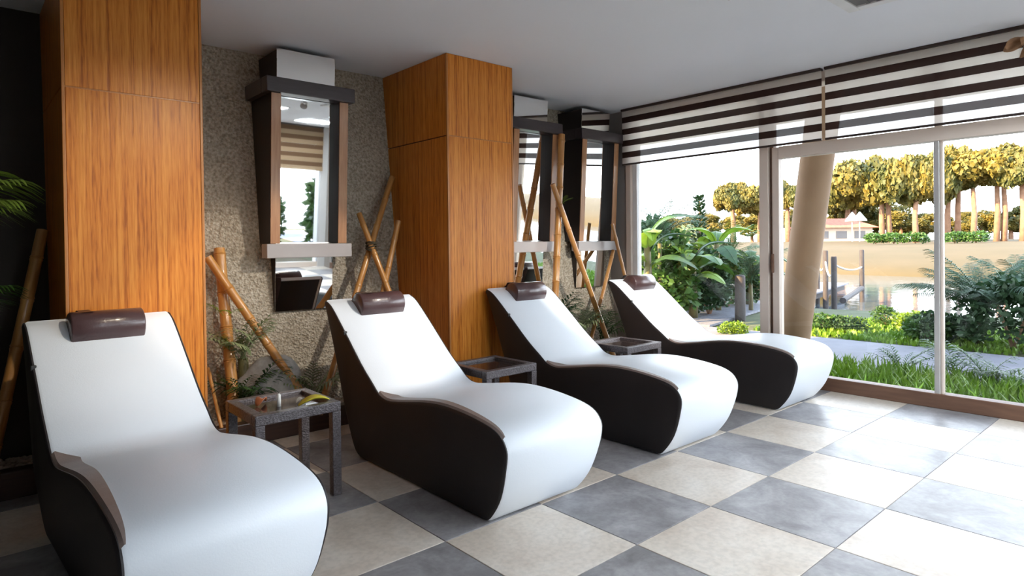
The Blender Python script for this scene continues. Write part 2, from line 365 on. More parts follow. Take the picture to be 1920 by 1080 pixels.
for a, b_2 in ((-1.0, 0.1), (0.1, 1.2), (1.2, 2.3), (2.3, 3.4)):
    box('mullion', a, a+.07, YF-.12, YF-.02, 0, 2.55, 'frame_wood', w4, 0.006)
    box('bottom_rail', a+.07, b_2, YF-.12, YF-.02, 0, 0.1, 'frame_beige', w4, 0.006)
    box('pane', a+.07, b_2, YF-.07, YF-.062, 0.1, 2.55, 'glass', w4)

# zebra blinds
def zebra(y0, y1, label):
    xb = XW-.075
    t = thing('zebra_blind', label, 'blind', (xb, (y0+y1)/2, 2.2), group='striped roller blinds over the garden glazing')
    box('head_rail', xb-.03, xb+.03, y1, y0, H-.024, H-.001, 'blind_rail', t, 0.004)
    z = H-.024; n = 5; wh = .066; dk = (H-.024-2.217-n*wh)/(n-1)
    for i in range(n):
        box('sheer_band', xb-.002, xb+.0, y1, y0, z-wh, z, 'blind_white', t); z -= wh
        if i < n-1: box('dark_band', xb-.003, xb+.001, y1, y0, z-dk, z, 'blind_dark', t); z -= dk
    box('bottom_bar', xb-.012, xb+.010, y1, y0, 2.200, z+.001, 'blind_rail', t, 0.003)
zebra(2.825, 0.632, 'striped brown and sheer white blind over the window by the wall corner')
zebra(0.602, -1.60, 'striped brown and sheer white blind over the sliding door')
zebra(-1.63, -4.30, 'striped brown and sheer white blind over the farthest glazing bays')
def roman(x0, x1, label):
    yb = YF+.06
    t = thing('roman_blind', label, 'blind', ((x0+x1)/2, yb, 1.95), group='brown folded blinds on the facing windows')
    box('head_rail', x0, x1, yb-.03, yb+.03, H-.03, H-.001, 'blind_rail', t, 0.004)
    z = H-.03; i = 0
    while z > 2.0:
        box('fold', x0, x1, yb-.004+.012*(i % 2), yb+.012*(i % 2)+.004, z-.085, z, 'blind_tan' if i % 2 else 'blind_brown', t); z -= .085; i += 1
roman(-1.0, 1.68, 'tan folded blind on the facing wall near the room centre')
roman(1.72, 3.40, 'tan folded blind on the facing wall near the garden glazing')

# ------------------------------------------------------------------ pillars
def pillar(x0, x1, label):
    yf = 2.325; t = thing('pillar', label, 'pillar', ((x0+x1)/2, (yf+YB)/2, 0), group='wood-clad pillars along the stone wall')
    s = 0.012
    box('core', x0+s, x1-s, yf+s, YB+.02, 0, H-.001, 'pillar_core', t)
    seam = 2.186
    for z0, z1 in ((0.002, seam-.004), (seam+.004, H-.002)):
        box('front_panel', x0+.016, x1-.016, yf+.001, yf+s, z0, z1, 'veneer', t, 0.002)
        box('side_panel', x0+.001, x0+s, yf+.016, YB+.01, z0, z1, 'veneer', t, 0.002)
        box('side_panel', x1-s, x1-.001, yf+.016, YB+.01, z0, z1, 'veneer', t, 0.002)
    box('seam_strip', x0+.015, x1-.015, yf+.004, yf+s, seam-.004, seam+.004, 'veneer_trim', t)
    for xa in (x0-.001, x1-.015):
        box('corner_strip', xa, xa+.016, yf-.001, yf+.015, 0.002, H-.002, 'veneer_trim', t, 0.003)
pillar(-1.791, -1.102, 'warm wood-clad pillar beside the dark corner and the palm')
pillar(0.682, 1.369, 'warm wood-clad pillar standing between the mirrors')

# ------------------------------------------------------------------ leaning mirrors
def mirror_unit(cx, label):
    z0 = 0.84
    t = thing('wall_mirror', label, 'mirror', (cx, 3.03, z0), group='tall leaning mirrors on the stone wall')
    ym = lambda z: 3.03-.06*(z-z0)                                    # the glass leans forward a little
    wb = lambda z: yw(z)-.003
    def slab(name, xa, xb, za, zb, front, back, m):
        bm = bmesh.new(); vs = []
        for x in (xa, xb):
            for z in (za, zb):
                vs.append((bm.verts.new((x-cx, front(z)-3.03, z-z0)), bm.verts.new((x-cx, back(z)-3.03, z-z0))))
        (a, a2), (b, b2), (c, c2), (d, d2) = vs                        # xa-za, xa-zb, xb-za, xb-zb
        for q in ((a, c, d, b), (a2, b2, d2, c2), (a, b, b2, a2), (c, c2, d2, d), (b, d, d2, b2), (a, a2, c2, c)): bm.faces.new(q)
        bmesh.ops.recalc_face_normals(bm, faces=bm.faces)
        return from_bm(name, bm, m, t)
    hw = 0.228
    slab('mirror_glass', cx-hw, cx+hw, z0, 2.79, ym, lambda z: ym(z)+.006, 'mirror')
    slab('backing', cx-hw+.002, cx+hw-.002, z0+.01, 2.785, lambda z: ym(z)+.0065, wb, 'frame_dark')
    for s in (-1, 1):
        xa, xb = sorted((cx+s*(hw+.0005), cx+s*(hw+.074)))
        slab('side_board', xa, xb, 1.352, 2.444, lambda z: ym(z)-.080, wb, 'frame_dark')
        slab('front_strip', xa+.002, xb-.002, 1.353, 2.443, lambda z: ym(z)-.090, lambda z: ym(z)-.0805, 'frame_wood')
    box('ledge', cx-.335, cx+.335, ym(1.3)-.115, ym(1.25)-.010, 1.245, 1.35, 'taupe_metal', t, 0.004)
    box('shelf', cx-.345, cx+.345, ym(2.5)-.115, ym(2.44)-.010, 2.446, 2.555, 'shelf_wood', t, 0.006)
    for s in (-1, 1):
        xa, xb = sorted((cx+s*(hw+.001), cx+s*.345)); slab('shelf_return', xa, xb, 2.446, 2.554, lambda z: ym(2.44)-.0095, wb, 'shelf_wood')
mirror_unit(-0.19, 'tall leaning mirror in a dark frame between the two wood pillars')
mirror_unit(2.15, 'tall leaning mirror directly beside the wood pillar, nearer that pillar')
mirror_unit(3.13, 'tall leaning mirror against the corner next to the garden window')

# ------------------------------------------------------------------ loungers
# the side profile as (y, z), y measured from the lounger's middle
Y0 = 1.385
PROF = [(2.335, .968), (2.24, .928), (2.05, .780), (1.84, .607), (1.70, .510), (1.62, .458), (1.53, .440), (1.40, .455), (1.13, .498), (.93, .512), (.71, .500), (.53, .470),
        (.452, .415), (.440, .33), (.50, .15), (.60, .02), (.66, .002)]
BACK = [(1.92, .002), (2.00, .06), (2.085, .33), (2.20, .62), (2.30, .84), (2.352, .945)]
SQ = lambda y: .44+(y-.44)*.970
TOP = [Vector((SQ(p.x)-Y0, p.y)) for p in catmull([Vector((a, b)) for a, b in PROF], 5)]
BCK = [Vector((SQ(p.x)-Y0, p.y)) for p in catmull([Vector((a, b)) for a, b in BACK], 4)]
LOOP = TOP+BCK
def extrude_profile(loop, stations):
    """stations: (x, inset) rings joined along x; ends are capped"""
    bm = bmesh.new(); n = len(loop); rings = []
    cen = Vector((sum(p.x for p in loop)/n, sum(p.y for p in loop)/n))
    for x, ins, taper in stations:
        ring = []
        for i, p in enumerate(loop):
            a, b = loop[i-1], loop[(i+1) % n]; d = (b-a).normalized(); nrm = Vector((-d.y, d.x))
            # loop runs head -> foot -> back: inside is on the left
            q = p+nrm*ins
            xx = x*(1-taper*max(0, 0.30-q.y)/0.30)
            ring.append(bm.verts.new((xx, q.x, max(q.y, 0.002))))
        rings.append(ring)
    for A, B in zip(rings, rings[1:]):
        for i in range(n): bm.faces.new((A[i], A[(i+1) % n], B[(i+1) % n], B[i]))
    caps = [bm.faces.new(rings[0][::-1]), bm.faces.new(rings[-1])]
    bmesh.ops.triangulate(bm, faces=caps)
    bmesh.ops.recalc_face_normals(bm, faces=bm.faces)
    return bm
def smooth_by_angle(o, ang=40):
    me = o.data
    me.polygons.foreach_set('use_smooth', [True]*len(me.polygons))
    bm = bmesh.new(); bm.from_mesh(me)
    for e in bm.edges: e.smooth = not (len(e.link_faces) == 2 and e.calc_face_angle(0) > math.radians(ang))
    bm.to_mesh(me); bm.free()
def at_y(y):
    best = min(TOP[:48+1], key=lambda p: abs(p.x-(y-Y0))); return best.y
def make_lounger():
    t = thing('spa_lounger', '', 'lounger')
    o = from_bm('cushion', extrude_profile(LOOP, [(-.330, .02, .07), (-.327, .007, .07), (-.315, 0, .07), (.315, 0, .07), (.327, .007, .07), (.330, .02, .07)]), 'white_leather', t); smooth_by_angle(o)
    o['label'] = 'smooth white leather top and front'
    for s in (-1, 1):
        st = [(s*.318, .006, .07), (s*.332, .006, .085), (s*.337, .012, .09), (s*.340, .024, .09)]
        if s < 0: st = st[::-1]
        o = from_bm('side_panel', extrude_profile(LOOP, st), 'black_leather', t); smooth_by_angle(o); o['label'] = 'matt black leather side'
        if s > 0: continue
        # taupe band along the left seat edge, colour standing for the cushion's shaded side
        bm = bmesh.new(); seg = [p for p in TOP if .47 <= p.x+Y0 <= 1.60 and p.y > .38]; k = len(seg); prev = None
        for i, p in enumerate(seg):
            u = i/(k-1); wd = 0.004+0.088*min(1, u/.14)*(1-u)**.9
            row = [bm.verts.new((s*.330, p.x, p.y-.008)), bm.verts.new((s*.318, p.x, p.y+.003)), bm.verts.new((s*(.318-wd), p.x, p.y+.004)), bm.verts.new((s*(.318-wd), p.x, p.y-.01))]
            if prev:
                for a in range(3): bm.faces.new((prev[a], prev[a+1], row[a+1], row[a]))
            prev = row
        bmesh.ops.recalc_face_normals(bm, faces=bm.faces)
        from_bm('shade_band', bm, 'taupe_edge_shade', t, False)['label'] = 'taupe edge band, painted shade of the white cushion side'
        y = SQ(2.06)-Y0; bm = bmesh.new(); add_box(bm, s*.330-.012, s*.330+.012, y-.012, y+.012, .760, .785, .004); from_bm('seam_tab', bm, 'black_plastic', t)
    # black back
    bm = bmesh.new(); prev = None
    for p in BCK[3:]:
        d = Vector((1, -.2)).normalized()*.010
        row = [bm.verts.new((-.297, p.x-.004, p.y)), bm.verts.new((-.297, p.x+d.x, p.y+d.y)), bm.verts.new((.297, p.x+d.x, p.y+d.y)), bm.verts.new((.297, p.x-.004, p.y))]
        if prev:
            for a in range(3): bm.faces.new((prev[a], prev[a+1], row[a+1], row[a]))
        prev = row
    bmesh.ops.recalc_face_normals(bm, faces=bm.faces)
    from_bm('back_panel', bm, 'black_leather', t, True)
    # half-round neck pillow and its strap
    sd = Vector((0, .80, .60)); nn = Vector((0, -.60, .80)); c0 = Vector((0, SQ(2.225)-Y0, .912))
    prof = []
    for k in range(17):
        a = PI*k/16; prof.append((math.cos(a)*.084, math.sin(a)**0.8*.108-.006))
    prof = [(-.084, -.012)] + [(-x, z) for x, z in prof[1:-1]] + [(.084, -.012)]
    bm = bmesh.new(); rings = []
    for x, sc in ((-.165, .93), (-.158, 1.0), (-.02, 1.0), (.02, 1.0), (.158, 1.0), (.165, .93)):
        rings.append([bm.verts.new(c0+Vector((x, 0, 0))+sd*(a*sc)+nn*(b*sc)) for a, b in prof])
    n = len(prof)
    for A, B in zip(rings, rings[1:]):
        for i in range(n): bm.faces.new((A[i], A[(i+1) % n], B[(i+1) % n], B[i]))
    bm.faces.new(rings[0]); bm.faces.new(rings[-1][::-1]); bmesh.ops.recalc_face_normals(bm, faces=bm.faces)
    pil = from_bm('pillow', bm, 'brown_leather', t); smooth_by_angle(pil, 50); pil['label'] = 'dark brown half-round neck pillow'
    path = [c0+sd*.02+nn*.105, c0+sd*.075+nn*.062, c0+sd*.13+nn*.022, Vector((0, 2.285-Y0, .984)), Vector((0, 2.314-Y0, .95)), Vector((0, 2.274-Y0, .83)), Vector((0, 2.21-Y0, .70))]
    path = catmull(path, 4); bm = bmesh.new(); prev = None
    for p in path:
        row = [bm.verts.new(p+Vector((-.115, 0, 0))), bm.verts.new(p+Vector((-.060, 0, 0)))]
        if prev: bm.faces.new((prev[0], prev[1], row[1], row[0]))
        prev = row
    bmesh.ops.solidify(bm, geom=bm.faces[:], thickness=0.004)
    from_bm('strap', bm, 'brown_leather', pil)
    return t
L0 = make_lounger()
LG = 'white and black spa loungers in a row'
for i, (x, y, rz, lab) in enumerate([
        (-1.595, Y0, math.radians(3.0), 'white and black wave lounger in front of the pillar by the dark corner'),
        (-0.035, Y0, 0, 'white and black wave lounger below the mirror between the pillars'),
        (1.355, Y0+.005, 0, 'white and black wave lounger in front of the middle pillar\'s garden side'),
        (2.885, Y0, 0, 'white and black wave lounger beside the garden window')]):
    o = L0 if i == 0 else copy_tree(L0)
    o.location = (x, y, 0); o.rotation_euler = (0, 0, rz); o['label'] = lab; o['group'] = LG

# ------------------------------------------------------------------ side tables
def make_table():
    t = thing('side_table', '', 'table'); h, hw = .5, .225
    for sx in (-1, 1):
        for sy in (-1, 1):
            x, y = sx*(hw-.024), sy*(hw-.024); bm = bmesh.new(); add_box(bm, x-.024, x+.024, y-.024, y+.024, 0, h-.052, .004); from_bm('leg', bm, 'wicker', t)
    for s in (-1, 1):
        bm = bmesh.new(); add_box(bm, -hw, hw, min(s*hw, s*(hw-.05)), max(s*hw, s*(hw-.05)), h-.052, h, .005); from_bm('rim', bm, 'wicker', t)
        bm = bmesh.new(); add_box(bm, min(s*hw, s*(hw-.05)), max(s*hw, s*(hw-.05)), -hw+.051, hw-.051, h-.052, h, .005); from_bm('rim', bm, 'wicker', t)
    bm = bmesh.new(); add_box(bm, -hw+.051, hw-.051, -hw+.051, hw-.051, h-.030, h-.018, .001); from_bm('table_top', bm, 'table_glass', t)['label'] = 'dark glossy inset top'
    return t
T0 = make_table()
for i, (x, y, lab) in enumerate([(-.915, 1.645, 'dark woven side table carrying a yellow leaf and a candle'),
                                 (.575, 1.69, 'empty dark woven side table in front of the middle wood pillar'),
                                 (1.965, 1.64, 'dark woven side table next to the lounger by the garden window')]):
    o = T0 if i == 0 else copy_tree(T0)
    o.location = (x, y, 0); o['label'] = lab; o['group'] = 'woven side tables between the loungers'
tz = .482
def blob_leaf(bm, pts, wid, up=.006):
    pass
# yellow-green leaf, candle and rust-coloured leaf on the first table
def leaf_strip(bm, L, W, arch=0.1, n=6, fold=0.15, tipw=0.05, x0=0.0):
    prev = None
    for i in range(n+1):
        u = i/n; x = x0+L*u; z = arch*math.sin(PI*u*0.9); wd = W*0.5*max(tipw, math.sin(PI*min(1, u*.92+.06))**0.7)
        row = [bm.verts.new((x, -wd, z+fold*wd)), bm.verts.new((x, 0, z)), bm.verts.new((x, wd, z+fold*wd))]
        if prev:
            bm.faces.new((prev[0], prev[1], row[1], row[0])); bm.faces.new((prev[1], prev[2], row[2], row[1]))
        prev = row
def table_leaf(name, lab, cat, q, m, L, W, rz):
    p = onz(q, tz+.02); bm = bmesh.new(); leaf_strip(bm, L, W, .025, 7, .5); bmesh.ops.translate(bm, verts=bm.verts, vec=(-L/2, 0, 0))
    bmesh.ops.solidify(bm, geom=bm.faces[:], thickness=.004)
    zmin = min(v.co.z for v in bm.verts); o = from_bm(name, bm, m, None, True, loc=(p.x, p.y, tz-zmin+.0005)); o.rotation_euler.z = rz
    return tag(o, lab, cat)
table_leaf('yellow_leaf', 'bright yellow-green leaf lying on the woven side table', 'leaf', (590, 751), 'yellow_petal', .17, .07, -.15)
table_leaf('dried_leaf', 'rust-brown dried leaf on the dark top of the side table', 'leaf', (490, 752), 'rust', .085, .055, .7)
p = onz((523, 762), tz); bm = bmesh.new(); tube_bm(bm, [(0, 0, 0), (0, 0, .06), (0, 0, .068)], [.011, .010, .004], 12)
cn = tag(from_bm('candle', bm, 'white_wax', None, True, loc=(p.x, p.y, tz+.0005)), 'small slim white candle on the woven side table', 'candle')
bm = bmesh.new(); tube_bm(bm, [(0, 0, .067), (0.001, 0, .078)], .0012, 6); from_bm('wick', bm, 'black_plastic', cn)
p = onz((556, 757), tz)
tag(from_bm('white_petal', (lambda b: (leaf_strip(b, .05, .045, .014, 6, .5), bmesh.ops.solidify(b, geom=b.faces[:], thickness=.003), b)[2])(bmesh.new()), 'white_wax', None, True, loc=(p.x, p.y, tz+.004)), 'small white petal beside the yellow leaf', 'petal')

# ------------------------------------------------------------------ planter beds along the wall
def planter(x0, x1, yk, label):
    t = thing('planter_bed', label, 'planter', ((x0+x1)/2, (yk+yw(0))/2, 0), group='pebble beds along the stone wall')
    box('kerb', x0, x1, yk, yk+.09, 0.0005, .15, 'kerb_wood', t, .008)
    box('soil', x0, x1, yk+.091, yw(0)-.001, .0005, .105, 'soil', t)
    bm = bmesh.new(); n = int((x1-x0)*420)
    for _ in range(n):
        c = Vector((random.uniform(x0+.02, x1-.02), random.uniform(yk+.11, yw(0)-.02), .118)); r = random.uniform(.013, .026)
        mtx = Matrix.Translation(c)@Matrix.Rotation(random.uniform(0, 6), 4, 'Z')@Matrix.Diagonal((r*1.2, r, r*.7, 1))
        bmesh.ops.create_icosphere(bm, subdivisions=1, radius=1, matrix=mtx)
    bmesh.ops.translate(bm, verts=bm.verts, vec=-Vector(t.location))
    tag(from_bm('pebbles', bm, 'pebble', t, True), kind='stuff')
planter(XL+.01, -1.83, 2.56, 'dark kerbed pebble bed in the dark corner behind the palm')
planter(-1.08, .66, 2.62, 'dark kerbed pebble bed between the two wood pillars')
planter(1.39, XW-.02, 2.62, 'dark kerbed pebble bed below the pair of mirrors')

# boulder in the bed
bm = bmesh.new(); bmesh.ops.create_icosphere(bm, subdivisions=4, radius=1)
for v in bm.verts:
    n_ = v.co.normalized(); f = 1+.10*math.sin(3*n_.x+1)+.08*math.sin(5*n_.y+2*n_.z)+.04*math.sin(9*n_.x*n_.z+4)
    v.co = Vector((n_.x*.25*f, n_.y*.13*f, n_.z*.22*f))
p = ony((505, 690), 2.83)
tag(from_bm('boulder', bm, 'boulder', None, True, loc=(p.x, 2.83, .30)), 'smooth grey boulder in the bed behind the crossed bamboo', 'boulder')

# ------------------------------------------------------------------ bamboo poles
def pole(q_top, q_bot, y_top, y_bot, rad, label, m='bamboo', zmin=.13, name='bamboo_pole', ext=True):
    a = ony(q_top, y_top); b = ony(q_bot, y_bot)
    if ext and b.z > zmin: b = a+(b-a)*((a.z-zmin)/(a.z-b.z))
    if b.z < zmin: b = a+(b-a)*((a.z-zmin)/(a.z-b.z))
    L = (a-b).length; d = (a-b)/L; pts, rr = [], []; s = 0; step = random.uniform(.22, .28)
    pts.append((0, 0, 0)); rr.append(rad)
    s = step*.6
    while s < L-.03:
        for ds, f in ((-.02, .97), (-.006, 1.08), (0, .95), (.006, 1.10), (.02, .96)):
            pts.append((0, 0, s+ds)); rr.append(rad*f)
        s += step*random.uniform(.9, 1.15)
    pts = [q for q in pts if q[2] < L-.005]; rr = rr[:len(pts)]
    pts.append((0, 0, L)); rr.append(rad*.95)
    bm = bmesh.new(); tube_bm(bm, pts, rr, 12)
    o = from_bm(name, bm, m, None, False, loc=b); smooth_by_angle(o, 50)
    o.rotation_mode = 'QUATERNION'; o.rotation_quaternion = d.to_track_quat('Z', 'Y')
    return tag(o, label, 'bamboo pole', 'bamboo poles leaning on the stone wall')
pole((80, 432), (12, 740), 2.95, 2.72, .032, 'thick dull bamboo pole leaning behind the palm in the dark corner', 'bamboo')
pole((411, 466), (437, 745), 3.05, 2.80, .040, 'thick upright bamboo pole beside the pillar behind the leaf-topped table')
pole((389, 482), (556, 724), 2.93, 2.72, .030, 'slanted bamboo pole crossing the thick upright one')
pole((735, 332), (668, 550), 3.10, 2.82, .026, 'longest bamboo pole of the three crossed by the middle pillar')
pole((673, 400), (722, 528), 2.95, 2.74, .024, 'thin bamboo pole slanting the other way across the longest one', zmin=.002)
pole((747, 414), (720, 540), 2.80, 2.76, .024, 'short bamboo pole standing nearest the middle pillar side')
pole((1053, 252), (1041, 560), 2.80, 2.74, .036, 'tall upright reddish bamboo pole between the pair of mirrors')
pole((1036, 345), (1136, 628), 2.72, 2.62, .028, 'slanted bamboo pole crossing in front of the tall upright one')
pole((1150, 470), (1120, 590), 2.86, 2.72, .022, 'thin bamboo pole leaning below the corner mirror')
pole((1148, 420), (1172, 520), 2.82, 2.72, .020, 'slim bamboo pole standing in the room corner by the window')
pole((390, 690), (408, 770), 2.90, 2.72, .012, 'thin pale cane standing close to the first pillar')
# lashing at the crossing
p = ony((696, 462), 2.87); bm = bmesh.new()
for a in range(5): tube_bm(bm, [(.038*math.cos(u)*(1), .05*math.sin(u), .012*(a-2)+.012*math.sin(u+a)) for u in [2*PI*k/14 for k in range(15)]], .007, 6)
tag(from_bm('twine_knot', bm, 'twine', None, True, loc=p), 'dark twine knot lashing the crossed bamboo poles', 'twine')

# ------------------------------------------------------------------ plants
def frond_mesh(L, n, leaf, droop, wid, v_angle=0.9, up=0.9, seed=0):
    """arching frond: starts at the origin, heads along +x and up, leaflets both sides"""
    rnd = random.Random(seed); bm = bmesh.new(); K = 14; pts = []
    for i in range(K+1):
        u = i/K; pts.append(Vector((L*(u*math.cos(up*(1-.5*u))), 0, L*(u*math.sin(up)-droop*u*u))))
    tube_bm(bm, pts, [.008*(1-.8*i/K)*max(.6, L) for i in range(K+1)], 5)
    def at(u):
        f = u*K; i = min(int(f), K-1); return pts[i].lerp(pts[i+1], f-i), (pts[i+1]-pts[i]).normalized()
    for i in range(n):
        u = .22+.78*i/(n-1); c, d = at(u); ll = leaf*(math.sin(PI*(.12+.80*(u-.22)/.78))**.6)*rnd.uniform(.88, 1.08)
        for s in (-1, 1):
            side = Vector((0, s, 0)); nrm = d.cross(side)*s
            dr = (side*math.sin(v_angle)+d*math.cos(v_angle)).normalized(); w_ax = dr.cross(Vector((0, 0, 1)) if abs(dr.z) < .9 else Vector((1, 0, 0))).normalized()
            prev = None; lift = rnd.uniform(.05, .25)
            for k in range(5):
                v = k/4; pp = c+dr*(ll*v)+Vector((0, 0, ll*(lift*v-.55*v*v))); ww = wid*max(.08, math.sin(PI*(.15+.8*v)))*.5
                row = [bm.verts.new(pp+w_ax*ww), bm.verts.new(pp-w_ax*ww)]
                if prev: bm.faces.new((prev[0], prev[1], row[1], row[0]))
                prev = row
    me = bpy.data.meshes.new('frond'); bm.to_mesh(me); bm.free(); return me
def frond_plant(name, label, cat, loc, meshes, n, material, tilt=(0.0, .5), scale=(.8, 1.1), group=None, seed=1, stem=None, az=None):
    rnd = random.Random(seed); t = thing(name, label, cat, loc, group=group)
    for i in range(n):
        me = meshes[i % len(meshes)]
        key = me.name+material
        if key not in FRONDS:
            c = me.copy(); c.materials.clear(); c.materials.append(MATS[material]); FRONDS[key] = c
        o = link('frond', FRONDS[key], None, t)
        a = (az[0]+(az[1]-az[0])*(i+.5)/n if az else 2*PI*i/n)+rnd.uniform(-.3, .3)
        o.rotation_euler = (rnd.uniform(-.15, .15), -rnd.uniform(*tilt), a); s = rnd.uniform(*scale); o.scale = (s, s, s)
        o.location = (rnd.uniform(-.03, .03), rnd.uniform(-.03, .03), stem or 0)
    if stem:
        bm = bmesh.new(); tube_bm(bm, [(0, 0, -.02), (0.01, 0, stem*.5), (0, 0, stem+.02)], [.05, .04, .035], 8); from_bm('stem', bm, 'banana_stem', t, True)
    return t
FRONDS = {}
PALM = [frond_mesh(.95, 22, .42, .55, .022, 1.0, 1.1, s) for s in (1, 2)]
SMALL = [frond_mesh(.34, 10, .16, .25, .016, .8, 1.0, s) for s in (3, 4)]
CYC = [frond_mesh(1.5, 34, .30, .55, .018, 1.05, 1.0, s) for s in (5, 6)]
# big palm in the dark corner
frond_plant('areca_palm', 'arching green palm in the dark corner bed beside the first lounger', 'palm', (-2.40, 2.69, .12), PALM, 15, 'palm_leaf', (.0, .45), (.55, .72), seed=5, stem=1.20, az=(-3.1, -.1))
frond_plant('low_palm', 'low dark green palm under the arching palm in the corner', 'palm', (-2.33, 2.70, .12), PALM, 11, 'leaf', (.0, .5), (.42, .55), seed=9, stem=.72, az=(-3.1, -.35))
for q, y, n, s, m, lab in [((450, 735), 2.78, 8, .8, 'leaf', 'small fern-like plant at the foot of the thick bamboo pole'),
                           ((455, 640), 2.86, 10, 1.0, 'leaf_pale', 'pale leafy plant beside the boulder behind the bamboo'),
                           ((470, 735), 2.80, 8, .9, 'leaf_dark', 'dark fine-leaved plant in front of the grey boulder'),
                           ((590, 730), 2.78, 10, 1.05, 'leaf_pale', 'pale variegated plant behind the lounger below the mirror'),
                           ((1085, 615), 2.78, 11, 1.0, 'leaf_pale', 'pale bushy plant under the slanted bamboo by the mirrors'),
                           ((1130, 625), 2.80, 9, 1.1, 'leaf', 'green small plant behind the woven table near the window'),
                           ((1040, 600), 2.85, 8, 1.1, 'leaf_dark', 'dark small plant at the foot of the tall upright bamboo')]:
    p = ony(q, y); frond_plant('bed_plant', lab, 'plant', (p.x, y, .11), SMALL, n, m, (-.1, .5), (s*.8, s*1.15), 'small plants in the pebble beds', az=(-3.4, .3), seed=int(q[0]), stem=max(.05, min(.42, p.z-.2)))
# sprigs of leaves on the upright poles
for q, y, lab in [((1058, 382), 2.70, 'small green leaf sprig at the crossing of tall bamboo poles'), ((424, 592), 2.76, 'green leaf sprig on the thick upright bamboo pole'), ((424, 655), 2.76, 'lower green leaf sprig on the thick upright bamboo pole')]:
    p = ony(q, y); frond_plant('leaf_sprig', lab, 'leaves', p, SMALL, 3, 'leaf_bright', (-.3, .6), (.26, .4), 'leaf sprigs on bamboo', seed=int(q[1]))

# ------------------------------------------------------------------ ceiling cassette and ornament
p = onz((1619, 17), H); cx, cy = p.x-.02-.30, p.y+.02-.30
ac = thing('ceiling_cassette', 'square white-framed air conditioning cassette in the ceiling', 'air conditioner', (p.x-.36, p.y-.24, H-.02))
s = .31
for a, b2, c_, d_ in ((-s, s, -s, -s+.07), (-s, s, s-.07, s), (-s, -s+.07, -s+.07, s-.07), (s-.07, s, -s+.07, s-.07)):
    bm = bmesh.new(); add_box(bm, a, b2, c_, d_, 0, .0195, .004); from_bm('frame', bm, 'white_plastic', ac)
bm = bmesh.new(); add_box(bm, -s+.07, s-.07, -s+.07, s-.07, .012, .0195); from_bm('grille', bm, 'grille_grey', ac)
for k in range(7):
    bm = bmesh.new(); y = -s+.07+.06*(k+.6); add_box(bm, -s+.072, s-.072, y, y+.022, .006, .0118); from_bm('grille_slat', bm, 'grille_grey', ac)

orn = thing('hanging_ornament', 'brown dried-leaf ornament hanging in front of the blind over the door', 'ornament', (3.36, -.80, 2.60))
for k, (a, l) in enumerate([(2.5, .17), (2.0, .15), (3.1, .14), (.6, .16), (-.4, .15)]):
    bm = bmesh.new(); leaf_strip(bm, l, .075, .02, 7, .4); bmesh.ops.solidify(bm, geom=bm.faces[:], thickness=.003)
    o = from_bm('dried_leaf', bm, 'dry_leaf', orn, True, loc=(0, 0, .10)); o.rotation_euler = (PI/2*.8, .35+.1*k, a)
bm = bmesh.new(); tube_bm(bm, [(0, 0, .09), (0, 0, H-2.60)], .002, 6); from_bm('cord', bm, 'twine', orn)

# unseen ceiling panels added behind the viewer to fill the room with light
for x, y, lab in ((2.7, -1.9, 'added square ceiling fill lamp closest to the sliding door'), (2.7, -3.3, 'added square ceiling fill lamp in the corner of both glazed walls'),
                  (1.2, -1.9, 'added square ceiling fill lamp over the open floor'), (1.2, -3.3, 'added square ceiling fill lamp near the middle of the facing wall'), (-.6, -3.3, 'added square ceiling fill lamp farthest from the garden')):
    t = thing('fill_panel_lamp', lab, 'lamp', (x, y, H-.012), group='added ceiling fill lamps')
    bm = bmesh.new(); add_box(bm, -.31, .31, -.31, .31, 0, .0115); from_bm('frame', bm, 'white_plastic', t)
    bm = bmesh.new(); add_box(bm, -.29, .29, -.29, .29, -.004, -.0002); from_bm('diffuser', bm, 'fill_lamp_glow', t)

# unseen spotlights added over the open floor to brighten wall, beds and first pillar
def spotlight(loc, aim, power, cone, col, lab, blend=.35):
    t = thing('fill_spotlight', lab, 'lamp', loc, group='added ceiling fill spotlights')
    d = (Vector(aim)-Vector(loc)).normalized(); q = d.to_track_quat('-Z', 'Y')
    bm = bmesh.new(); tube_bm(bm, [(0, 0, H-loc[2]-.03), (0, 0, H-loc[2]-.001)], .05, 20); from_bm('base', bm, 'white_plastic', t)
    bm = bmesh.new(); tube_bm(bm, [(0, 0, .02), (0, 0, H-loc[2]-.03)], .008, 8); from_bm('stem', bm, 'white_plastic', t)
    bm = bmesh.new(); tube_bm(bm, [(0, 0, .05), (0, 0, .045), (0, 0, -.03)], [.02, .038, .042], 20, cap=False)
    o = from_bm('housing', bm, 'white_plastic', t, True); o.rotation_mode = 'QUATERNION'; o.rotation_quaternion = q
    l = bpy.data.lights.new('spot_beam', 'SPOT'); l.energy = power; l.spot_size = math.radians(cone); l.spot_blend = blend; l.color = col; l.shadow_soft_size = .03
    lo = bpy.data.objects.new('spot_beam', l); C.objects.link(lo); lo.location = Vector(loc)+d*.04; lo.rotation_euler = q.to_euler()
spotlight((1.0, .1, H-.12), (-.70, 2.95, .42), 165, 38, (1.0, .90, .78), 'added fill spotlight aimed at the bed between the pillars')
spotlight((-.7, .1, H-.12), (-1.45, 2.33, 1.15), 85, 56, (1.0, .86, .66), 'added fill spotlight aimed at the pillar by the dark corner', 1.0)
spotlight((1.9, -.95, H-.12), (2.45, 2.95, .42), 360, 30, (1.0, .93, .84), 'added fill spotlight aimed at the bed below the pair of mirrors')

